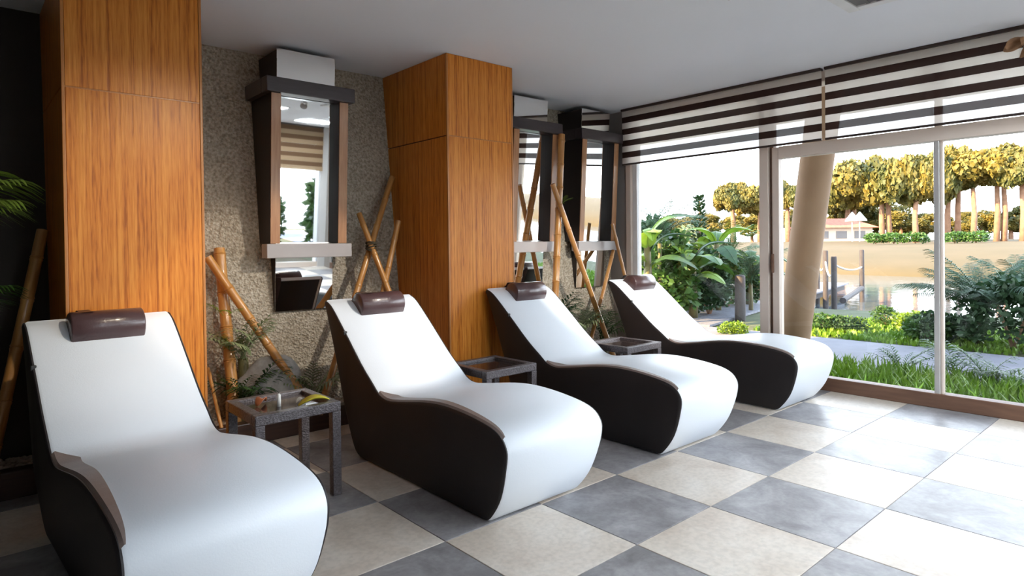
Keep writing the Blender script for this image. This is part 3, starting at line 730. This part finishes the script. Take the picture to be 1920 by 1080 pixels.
# ------------------------------------------------------------------ the garden
def sheet(name, pts, material, thick=.3, kind='structure'):
    bm = bmesh.new(); vs = [bm.verts.new(p) for p in pts]; f = bm.faces.new(vs)
    r = bmesh.ops.extrude_face_region(bm, geom=[f]); bmesh.ops.translate(bm, verts=[g for g in r['geom'] if isinstance(g, bmesh.types.BMVert)], vec=(0, 0, -thick))
    bmesh.ops.recalc_face_normals(bm, faces=bm.faces)
    o = from_bm(name, bm, material); o['kind'] = kind; return o
GZ = -.06
X1 = XW+.26
sheet('ground_garden', [(X1, -14, GZ), (11.6, -14, GZ), (11.5, 1.0, GZ), (11.0, 4, GZ), (10.8, 8, GZ), (11.4, 24, GZ), (X1, 24, GZ)], 'soil')
sheet('ground_front', [(XL-8, -14, GZ), (X1-.01, -14, GZ), (X1-.01, YF-.3, GZ), (XL-8, YF-.3, GZ)], 'lawn')
sheet('garden_path', [(5.02, -13, GZ+.02), (7.05, -13, GZ+.02), (6.95, 3.5, GZ+.02), (6.6, 6.5, GZ+.02), (4.9, 6.5, GZ+.02), (4.95, 1, GZ+.02)], 'concrete', .015)
sheet('lake_water', [(10.6, -60, -.42), (36, -60, -.42), (36, 70, -.42), (10.2, 70, -.42)], 'lake', .2)
# far bank: rising lawn
bm = bmesh.new(); NX, NY = 14, 20; grid = []
for i in range(NX):
    x = 31+i*i*.62; row = []
    for j in range(NY):
        y = -60+j*9.5; u = min(1, i/8); z = -.6+1.75*(1-(1-u)**2)+.12*math.sin(j*1.3+i)
        row.append(bm.verts.new((x+1.2*math.sin(j*.9), y, z)))
    grid.append(row)
for i in range(NX-1):
    for j in range(NY-1): bm.faces.new((grid[i][j], grid[i+1][j], grid[i+1][j+1], grid[i][j+1]))
struct(from_bm('ground_far_bank', bm, 'lawn', None, True))
def bank_z(x): i = math.sqrt(max(0, (x-31)/.62)); u = min(1, i/8); return -.6+1.75*(1-(1-u)**2)
# grass
def blades(name, label, area, n, hmin, hmax, material, wid=.012, z=GZ):
    bm = bmesh.new(); rnd = random.Random(n)
    for _ in range(n):
        x, y = area(rnd); h = rnd.uniform(hmin, hmax); a = rnd.uniform(0, 2*PI); ln = rnd.uniform(.1, .6)*h; w_ = wid*rnd.uniform(.6, 1.4)
        d = Vector((math.cos(a), math.sin(a), 0)); s_ = Vector((-d.y, d.x, 0))*w_; b0 = Vector((x, y, z))
        p1 = b0+d*ln*.35+Vector((0, 0, h*.65)); p2 = b0+d*ln+Vector((0, 0, h))
        v = [bm.verts.new(b0-s_), bm.verts.new(b0+s_), bm.verts.new(p1+s_*.8), bm.verts.new(p1-s_*.8), bm.verts.new(p2)]
        bm.faces.new(v[:4]); bm.faces.new((v[3], v[2], v[4]))
    return tag(from_bm(name, bm, material), label, 'grass', kind='stuff')
blades('grass_strip', 'bright green grass strip between the glass door and the path', lambda r: (r.uniform(X1+.02, 4.93), r.uniform(-4, 2.4)), 9000, .06, .22, 'grass')
blades('grass_verge', 'bright green grass beyond the garden path', lambda r: (r.uniform(7.1, 9.6), r.uniform(-4, 3.2)), 10000, .03, .09, 'grass', .018)
# leafy bushes: each one crown of leaves and a few stems
def bush_mesh(rx, ry, rz, n, leaf, seed, flat=False):
    rnd = random.Random(seed); bm = bmesh.new()
    for _ in range(n):
        d = Vector((rnd.gauss(0, 1), rnd.gauss(0, 1), rnd.gauss(0, 1))).normalized()*rnd.uniform(.45, 1)**.5
        if d.z < -.55: d.z = -d.z
        lump = 1+.18*math.sin(4*d.x+seed)+.14*math.sin(5*d.y+3*d.z+seed*2)
        c = Vector((d.x*rx*lump, d.y*ry*lump, rz*(.9+d.z*lump)))
        a = Vector((rnd.gauss(0, 1), rnd.gauss(0, 1), rnd.gauss(0, .6))).normalized(); b = a.cross(Vector((rnd.gauss(0, 1), rnd.gauss(0, 1), rnd.gauss(0, 1)))).normalized()
        l = leaf*rnd.uniform(.6, 1.3); v = [bm.verts.new(c), bm.verts.new(c+a*l*.5+b*l*.28), bm.verts.new(c+a*l), bm.verts.new(c+a*l*.5-b*l*.28)]
        bm.faces.new(v)
    me = bpy.data.meshes.new('foliage'); bm.to_mesh(me); bm.free(); return me
def bush(name, label, loc, me, material, group=None, s=1.0, rz=0.0, cat='bush', stem_h=.3):
    t = thing(name, label, cat, loc, rz, group)
    key = me.name+material
    if key not in FRONDS:
        c = me.copy(); c.materials.clear(); c.materials.append(MATS[material]); FRONDS[key] = c
    o = link('foliage', FRONDS[key], None, t); o.scale = (s, s, s); o['kind'] = 'stuff'
    bm = bmesh.new()
    for k in range(4):
        a = k*1.6+rz; tube_bm(bm, [(0, 0, 0), (.12*s*math.cos(a), .12*s*math.sin(a), stem_h*s), (.25*s*math.cos(a), .25*s*math.sin(a), 2*stem_h*s)], [.025*s, .018*s, .008*s], 5)
    from_bm('stems', bm, 'bark', t)
    return t
B1 = bush_mesh(.6, .6, .34, 1500, .13, 11); B2 = bush_mesh(.5, .5, .5, 1500, .11, 12); B3 = bush_mesh(.45, .45, .75, 2000, .16, 13)
for i, (q, me, m, s, lab) in enumerate([((1540, 618), B1, 'leaf', .38, 'low green bush beside the leaning concrete column'), ((1590, 622), B1, 'leaf_dark', .36, 'low dark bush before the jetty posts'),
        ((1660, 612), B2, 'leaf', .34, 'rounded green bush at the lake edge past the jetty'), ((1715, 622), B1, 'leaf_bright', .46, 'bright low bush at the lake edge beside the door mullion'),
        ((1375, 628), B1, 'leaf_bright', .3, 'small bright bush at the foot of the thick rope post'), ((1740, 640), B1, 'leaf', .5, 'low green bush behind the door mullion'),
        ((1770, 640), B1, 'leaf_dark', .6, 'dark low bush under the spiky cycad'), ((1900, 655), B2, 'leaf_dark', .95, 'dark rounded bush at the side of the cycad')]):
    p = onz(q, GZ); bush('low_bush', lab, (p.x, p.y, GZ), me, m, 'bushes along the garden path', s, i*1.3)
# cycad clumps
for q, lab, s, n in [((1830, 648), 'large spiky dark green cycad across the garden path', 1.05, 40), ((1925, 640), 'second spiky cycad partly beyond the large one', 1.05, 34)]:
    p = onz(q, GZ); frond_plant('cycad', lab, 'plant', (p.x+.2, p.y, GZ), CYC, n, 'leaf_dark', (.05, .75), (.5*s, .78*s), 'cycads by the path', seed=int(q[0]), stem=.3)
for q, lab in [((1690, 700), 'leafy green weed tuft in the grass left of the mullion'), ((1785, 712), 'tall green weed tuft outside the glass door'), ((1850, 725), 'second green weed tuft outside the glass door'), ((1900, 735), 'third green weed tuft outside the glass door, farthest from the mullion')]:
    p = onz(q, GZ); frond_plant('weed_tuft', lab, 'plant', (p.x, p.y, GZ), SMALL, 9, 'leaf', (-.3, .4), (.8, 1.2), 'weed tufts in the grass strip', seed=int(q[0]))
# banana plants and tall shrubs behind the first window
def banana_leaf(L, W, seed):
    bm = bmesh.new(); K = 12; rnd = random.Random(seed); prev = None; pts = []
    for i in range(K+1):
        u = i/K; p = Vector((L*u*(1-.18*u), 0, L*(.75*u-.95*u*u))); pts.append(p)
        wd = 0.0 if u < .12 else W*.5*max(.04, math.sin(PI*min(1, (u-.12)/.88*.93+.07))**.6)*rnd.uniform(.86, 1.05)
        row = [bm.verts.new(p+Vector((0, -wd, -.25*wd))), bm.verts.new(p+Vector((0, 0, .0))), bm.verts.new(p+Vector((0, wd, -.25*wd)))]
        if prev:
            for a in (0, 1): bm.faces.new((prev[a], prev[a+1], row[a+1], row[a]))
        prev = row
    tube_bm(bm, pts, [.018*(1-.8*i/K) for i in range(K+1)], 5)
    me = bpy.data.meshes.new('leaf'); bm.to_mesh(me); bm.free(); return me
BL = [banana_leaf(1.25, .36, 1), banana_leaf(1.05, .42, 2)]
for b in BL: b.materials.append(MATS['leaf'])
BLD = [b.copy() for b in BL]
for b in BLD: b.materials.clear(); b.materials.append(MATS['leaf_dark'])
BLB = [b.copy() for b in BL]
for b in BLB: b.materials.clear(); b.materials.append(MATS['leaf_bright'])
def banana(loc, h, n, label, seed, sets=(BL, BLB, BLD)):
    rnd = random.Random(seed); t = thing('banana_plant', label, 'plant', loc, group='banana plants outside the window')
    bm = bmesh.new(); tube_bm(bm, [(0, 0, 0), (.02, .01, h*.5), (0, 0, h)], [.085, .07, .05], 8); from_bm('trunk', bm, 'banana_stem', t, True)
    n += 4
    for i in range(n):
        o = link('leaf', rnd.choice(rnd.choice(sets)), None, t); o.location = (0, 0, h*(.55+.45*(i+1)/n))
        o.rotation_euler = (rnd.uniform(-.3, .3), -rnd.uniform(-.1, .75), i*2.4+rnd.uniform(-.3, .3)); s = rnd.uniform(.55, .95); o.scale = (s, s, s)
for q, x, h, n, lab in [((1215, 600), 6.3, 1.45, 9, 'tall banana plant next to the window jamb'), ((1300, 600), 7.6, 1.05, 9, 'broad-leaved banana plant behind the rope fence'), ((1345, 600), 9.0, 1.35, 8, 'banana plant with upright leaves near the thick rope post'), ((1405, 600), 10.5, 1.0, 8, 'low banana plant beside the window stile'), ((1250, 600), 8.8, 1.15, 9, 'banana plant farther back between its neighbours')]:
    p = onx(q, x); banana((p.x, p.y, GZ), h, n, lab, int(q[0]))
for q, x, me, m, s, lab in [((1262, 600), 7.3, B3, 'leaf', 1.0, 'dense green shrub below the banana leaves'), ((1330, 600), 8.3, B3, 'leaf_dark', .8, 'dark shrub behind the rope fence'), ((1225, 600), 7.9, B3, 'leaf_dark', 1.2, 'dark tall shrub beside the window jamb'), ((1300, 600), 10.5, B3, 'leaf_pale', 1.1, 'pale shrub behind the banana plants')]:
    p = onx(q, x); bush('garden_shrub', lab, (p.x, p.y, GZ), me, m, 'shrubs under the banana plants', s, x)
for q, x, st_, n, m, lab in [((1238, 600), 7.0, 1.35, 12, 'leaf_dark', 'feathery palm rising beside the window jamb'), ((1372, 600), 10.3, .95, 13, 'leaf', 'feathery palm behind the thick rope post'), ((1408, 600), 9.4, .55, 11, 'leaf_dark', 'low feathery palm next to the window stile')]:
    p = onx(q, x); frond_plant('garden_palm', lab, 'palm', (p.x, p.y, GZ), CYC, n, m, (.0, .8), (.5, .75), 'feathery palms among the banana plants', seed=int(q[0]), stem=st_)
for q, x, m, s_, lab in [((1365, 600), 9.9, 'leaf', .75, 'green shrub between the rope posts'), ((1395, 600), 10.6, 'leaf_dark', .7, 'dark shrub at the water edge by the stile')]:
    p = onx(q, x); bush('garden_shrub', lab, (p.x, p.y, GZ), B3, m, 'shrubs under the banana plants', s_, x)
# slender spire-shaped shrub
p = onx((1313, 600), 9.6); t = thing('spire_shrub', 'slender dark spire-shaped young conifer behind banana plants', 'tree', (p.x, p.y, GZ))
bm = bmesh.new(); tube_bm(bm, [(0, 0, 0), (0, 0, 1.2), (.02, 0, 2.35)], [.04, .03, .01], 6); from_bm('trunk', bm, 'bark', t)
bm = bmesh.new(); rnd = random.Random(3)
for _ in range(1100):
    z = rnd.uniform(.5, 2.35); r = .42*(1-(z-.3)/2.2)+.05; a = rnd.uniform(0, 6.28); rr = r*rnd.uniform(.3, 1); c = Vector((rr*math.cos(a), rr*math.sin(a), z))
    d = Vector((math.cos(a), math.sin(a), .4)); s_ = Vector((-d.y, d.x, 0))*.03; l = .13
    bm.faces.new([bm.verts.new(c-s_), bm.verts.new(c+s_), bm.verts.new(c+d*l)])
tag(from_bm('foliage', bm, 'leaf_dark', t), kind='stuff')

# leaning round concrete column
bm = bmesh.new(); a = onx((1488, 632), 4.6); b = onx((1533, 290), 4.6); d = (b-a)/(b.z-a.z); base = a+d*(GZ-a.z); topz = 3.0
tube_bm(bm, [Vector((0, 0, 0))+d*(k/10*(topz-GZ)) for k in range(11)], .165, 32)
o = from_bm('leaning_column', bm, 'column_concrete', None, loc=base); smooth_by_angle(o); tag(o, 'round leaning concrete column just outside the glass door', 'column')
struct(box('ceiling_eave', XW+.31, 6.7, -9, YB+4, 3.0, 3.25, 'soffit_paint'))

# jetty: boardwalk planks, posts and ropes
J0, J1 = Vector((6.7, 4.75, 0)), Vector((18.5, 7.1, 0)); JD = (J1-J0).normalized(); JS = Vector((-JD.y, JD.x, 0)); L = (J1-J0).length
jt = thing('boardwalk', 'grey plank boardwalk leading out over the lake', 'jetty', (J0.x, J0.y, -.05), math.atan2(JD.y, JD.x))
bm = bmesh.new(); add_box(bm, 0, .19, -.95, .95, 0, .04, .004); pm = bpy.data.meshes.new('plank'); bm.to_mesh(pm); bm.free(); pm.materials.append(MATS['plank_wood'])
k = 0
while k*.2 < L:
    o = link('plank', pm, None, jt); o.location = (k*.2, 0, 0); k += 1
for s in (-.8, .8):
    bm = bmesh.new(); add_box(bm, 0, L, s-.06, s+.06, -.16, -.002); from_bm('joist', bm, 'jetty_wood', jt)
def post(loc, h, r, lab, zb=GZ):
    bm = bmesh.new(); tube_bm(bm, [(0, 0, 0), (.005, 0, h*.5), (0, 0, h-.03), (0, 0, h)], [r, r*.97, r*.95, r*.8], 10)
    o = from_bm('rope_post', bm, 'jetty_wood', None, loc=(loc.x, loc.y, zb)); smooth_by_angle(o)
    return tag(o, lab, 'post', 'dark wooden rope posts along the jetty')
PO = []
for q, yt, wpx, lab in [((1388, 606), 520, 20, 'thick short wooden post carrying ropes near the window stile'), ((1352, 580), 480, 15, 'dark wooden rope post among banana plants'), ((1283, 575), 505, 12, 'wooden rope post half hidden under banana leaves'),
                        ((1422, 570), 500, 10, 'wooden post right behind the window stile'), ((1564, 582), 490, 11, 'wooden jetty post with a rope past the leaning column'), ((1548, 556), 477, 10, 'dark jetty post farther out past the column'), ((1533, 548), 478, 8, 'slim jetty post nearest the leaning column'), ((1616, 545), 475, 9, 'outermost jetty post at the end of the low beam')]:
    p = onz(q, GZ-.04); dep = (p-CAM).dot(FW); h = (q[1]-yt)*dep/FPX; PO.append((p, h)); post(p, h+.06, wpx*dep/FPX/2, lab, GZ-.06 if p.x < 10.9 else -.6) if p.x < 10.9 else post(p, h+.55, wpx*dep/FPX/2, lab, -.55)
def rope(a, b, sag, lab):
    pts = [a.lerp(b, i/10)+Vector((0, 0, -sag*4*(i/10)*(1-i/10))) for i in range(11)]; c = pts[0].copy(); bm = bmesh.new(); tube_bm(bm, [q-c for q in pts], .022, 6)
    tag(from_bm('rope', bm, 'rope', None, True, loc=c), lab, 'rope', 'ropes slung between the posts')
def ptop(i, f=.8): p, h = PO[i]; return Vector((p.x, p.y, GZ+h*f))
rope(ptop(0), ptop(1), .18, 'sagging rope from the thick short post to the next post')
rope(ptop(1, .6), ptop(2, .6), .22, 'sagging rope under the banana leaves')
rope(ptop(4), ptop(5), .25, 'sagging rope between the two jetty posts past the column')
rope(ptop(5), ptop(6), .25, 'sagging rope at the jetty posts nearest the column')
rope(ptop(4, .9), ptop(7, .6), .10, 'long rope out to the outermost jetty post')
a, b = PO[7][0], PO[4][0]; bm = bmesh.new(); e = (b-a); e.z = 0
tube_bm(bm, [Vector((0, 0, 0)), e*.75], .07, 8); tag(from_bm('mooring_beam', bm, 'jetty_wood', None, loc=(a.x, a.y, -.02)), 'low dark beam running in from the outermost jetty post', 'beam')

# ------------------------------------------------------------------ far bank trees
def crown_mesh(rx, rz, seed, umbrella=True):
    rnd = random.Random(seed); bm = bmesh.new()
    for k in range(26):
        a = rnd.uniform(0, 6.28); r = rx*math.sqrt(rnd.uniform(0, .85)); c = Vector((r*math.cos(a), r*math.sin(a), (rz*.35*(1-(r/rx)**2)+rnd.uniform(-.3, .3)*rz if umbrella else rnd.uniform(-.6, .6)*rz)))
        s = rx*rnd.uniform(.16, .34)
        for _ in range(600):
            d = Vector((rnd.gauss(0, 1), rnd.gauss(0, 1), rnd.gauss(0, 1))).normalized(); rr = rnd.uniform(.75, 1.05)
            pc = c+Vector((d.x*s, d.y*s, d.z*(min(s*1.1, rz*.55) if umbrella else s)))*rr
            u = Vector((rnd.gauss(0, 1), rnd.gauss(0, 1), rnd.gauss(0, 1))).normalized(); v = (d.cross(u).normalized()+d*rnd.uniform(-1, 1)).normalized(); l = rx*rnd.uniform(.03, .065)
            bm.faces.new([bm.verts.new(pc+u*l), bm.verts.new(pc+v*l), bm.verts.new(pc-u*l*.8), bm.verts.new(pc-v*l*.8)])
    me = bpy.data.meshes.new('crown'); bm.to_mesh(me); bm.free(); me.materials.append(MATS['leaf_pine']); return me
CR = [crown_mesh(1, .42, s) for s in (21, 22, 23)]
RC = [crown_mesh(1, .9, s, False) for s in (31, 32)]
def pine(px, y_top, y_crown, wpx, x, lab, i, trunks=(0,)):
    p = onx((px, 449), x); zb = bank_z(x); dep = (p-CAM).dot(FW); zt = onx((px, y_top), x).z; zc = onx((px, y_crown), x).z; rx = wpx*1.42*dep/FPX/2
    t = thing('stone_pine', lab, 'tree', (p.x, p.y, zb), i*1.1, 'umbrella pines on the far bank')
    cz = (zt+zc)/2-zb; sz = (zt-zc)/.61
    o = link('crown', CR[i % 3], None, t); o.location = (0, 0, zc-zb+.23*sz); o.scale = (rx, rx, sz); o['kind'] = 'stuff'
    for k, dx in enumerate(trunks):
        off = RT*(dx*dep/FPX); off = Matrix.Rotation(-i*1.1, 3, 'Z')@Vector((off.x, off.y, 0))
        bm = bmesh.new(); h = cz; r = dep/FPX*5.0
        tube_bm(bm, [off+Vector((0, 0, -.2)), off+Vector((.15*r, .1, h*.4)), off*.9+Vector((-.1, .05, h*.75)), off*.6+Vector((0, 0, h))], [r*1.15, r*.95, r*.8, r*.5], 7)
        for j in range(4):
            a = j*1.6; tube_bm(bm, [off*.8+Vector((0, 0, h*.8)), off*.5+Vector((rx*.45*math.cos(a), rx*.45*math.sin(a), h*.98))], [r*.4, r*.2], 5)
        from_bm('trunk', bm, 'bark', t, True)
for i, a in enumerate([(1662, 303, 385, 135, 66, 'twin-trunked umbrella pine with a broad golden crown', (-7, 6)), (1722, 292, 375, 95, 64, 'umbrella pine left of the door mullion with a leaning trunk', (-4,)),
                       (1782, 283, 352, 75, 68, 'umbrella pine just past the door mullion', (-5, 14)), (1868, 280, 345, 130, 67, 'wide umbrella pine with a forked trunk past the mullion', (0, 14)),
                       (1925, 290, 350, 80, 66, 'umbrella pine at the far end of the row', (-8,)), (1375, 348, 392, 70, 72, 'umbrella pine above the banana leaves', (0,)),
                       (1478, 345, 392, 60, 75, 'umbrella pine seen beside the leaning column', (0,)), (1590, 335, 395, 95, 89, 'umbrella pine behind the red roof', (0, 12)), (1425, 360, 400, 60, 80, 'small umbrella pine behind the window stile', (0,)), (1820, 310, 352, 70, 84, 'umbrella pine farther back in the gap of the row', (5,))]):
    pine(a[0], a[1], a[2], a[3], a[4], a[5], i, a[6])
def round_tree(px, y_top, wpx, x, lab, i):
    p = onx((px, 449), x); zb = bank_z(x); dep = (p-CAM).dot(FW); zt = onx((px, y_top), x).z; rx = wpx*dep/FPX/2; hh = zt-zb
    t = thing('round_tree', lab, 'tree', (p.x, p.y, zb), i, 'low round trees behind the pines')
    o = link('crown', RC[i % 2], None, t); o.location = (0, 0, hh*.55); o.scale = (rx*1.15, rx*1.15, hh*.45); o['kind'] = 'stuff'
    bm = bmesh.new(); tube_bm(bm, [(0, 0, -.2), (.05, 0, hh*.3), (0, 0, hh*.55)], [.3, .22, .12], 7); from_bm('trunk', bm, 'bark', t)
for i, a in enumerate([(1560, 370, 70, 92, 'low round tree behind the red-roofed pavilion'), (1605, 380, 80, 95, 'round tree behind the white parasols'), (1690, 385, 90, 92, 'round dark tree behind the twin-trunked pine'), (1645, 378, 80, 97, 'round tree between the parasols and twin trunks'),
                       (1735, 395, 70, 96, 'round tree behind the leaning pine trunk'), (1840, 388, 65, 90, 'golden round tree in the gap between pines'), (1895, 380, 80, 92, 'golden round tree under the wide pine'), (1800, 410, 50, 98, 'small round tree beyond the door mullion'),
                       (1490, 385, 60, 95, 'round tree beside the leaning column'), (1410, 390, 90, 92, 'round golden tree behind the banana leaves'), (1340, 395, 90, 95, 'round tree behind the spire-shaped conifer'), (1270, 400, 90, 95, 'round tree behind the tall banana leaves'), (1930, 385, 60, 95, 'round tree at the end of the pine row')]):
    round_tree(a[0], a[1], a[2], a[3], a[4], i)
# small clipped bushes on the bank
for i, (px, py) in enumerate([(1642, 462), (1676, 464), (1716, 460), (1790, 452), (1830, 452)]):
    p = onx((px, py), 52); p.z = bank_z(52)
    bush('bank_bush', ['small dark clipped bush on the lawn below twin trunks', 'second clipped bush on the far lawn', 'clipped bush below the leaning pine trunk', 'clipped bush past the mullion on the lawn', 'clipped bush on the lawn under the wide pine'][i], p, B1, 'leaf', 'clipped bushes on the far lawn', 1.3, i)
# red-roofed pavilion
p = onx((1560, 449), 80); zb = bank_z(80); pv = thing('pavilion', 'low pavilion with a red tiled roof on the far bank', 'building', (p.x, p.y, zb), -.6)
bm = bmesh.new(); add_box(bm, -4, 4, -2, 2, 0, 1.7); from_bm('wall', bm, 'far_wall', pv)
bm = bmesh.new(); vs = [bm.verts.new(v) for v in ((-4.6, -2.6, 1.71), (4.6, -2.6, 1.71), (4.6, 2.6, 1.71), (-4.6, 2.6, 1.71), (-2.5, 0, 2.9), (2.5, 0, 2.9))]
for f in ((0, 1, 5, 4), (1, 2, 5), (2, 3, 4, 5), (3, 0, 4), (3, 2, 1, 0)): bm.faces.new([vs[k] for k in f])
from_bm('roof', bm, 'roof_tile', pv)
for k in range(3):
    bm = bmesh.new(); add_box(bm, -3.2+k*2.4, -1.8+k*2.4, -2.04, -2.001, .4, 1.3); from_bm('window', bm, 'grille_grey', pv)
for i, px in enumerate((1598, 1612)):
    p = onx((px, 449), 70); t = thing('garden_parasol', ('white parasol on the far bank, the one closer to the pavilion', 'white parasol on the far bank, the one closer to the twin-trunked pine')[i], 'parasol', (p.x, p.y, bank_z(70)), group='white parasols on the far bank')
    bm = bmesh.new(); tube_bm(bm, [(0, 0, 0), (0, 0, 2.6)], .06, 6); from_bm('pole', bm, 'white_canvas', t)
    bm = bmesh.new(); tube_bm(bm, [(0, 0, 2.2), (0, 0, 2.35), (0, 0, 3.2)], [.75, .72, .05], 8); from_bm('canopy', bm, 'white_canvas', t)
# greenery in front of the facing windows (seen in the mirrors)
for i, (x, y) in enumerate([(-.6, -7.5), (.8, -7.0), (2.1, -7.8), (3.2, -7.2), (4.6, -6.6), (1.5, -9.5), (-.2, -9.8)]):
    bush('front_shrub', 'green shrub outside the facing windows', (x, y, GZ), B3, 'leaf', 'shrubs outside the facing windows', 1.1+.2*(i % 3), i)
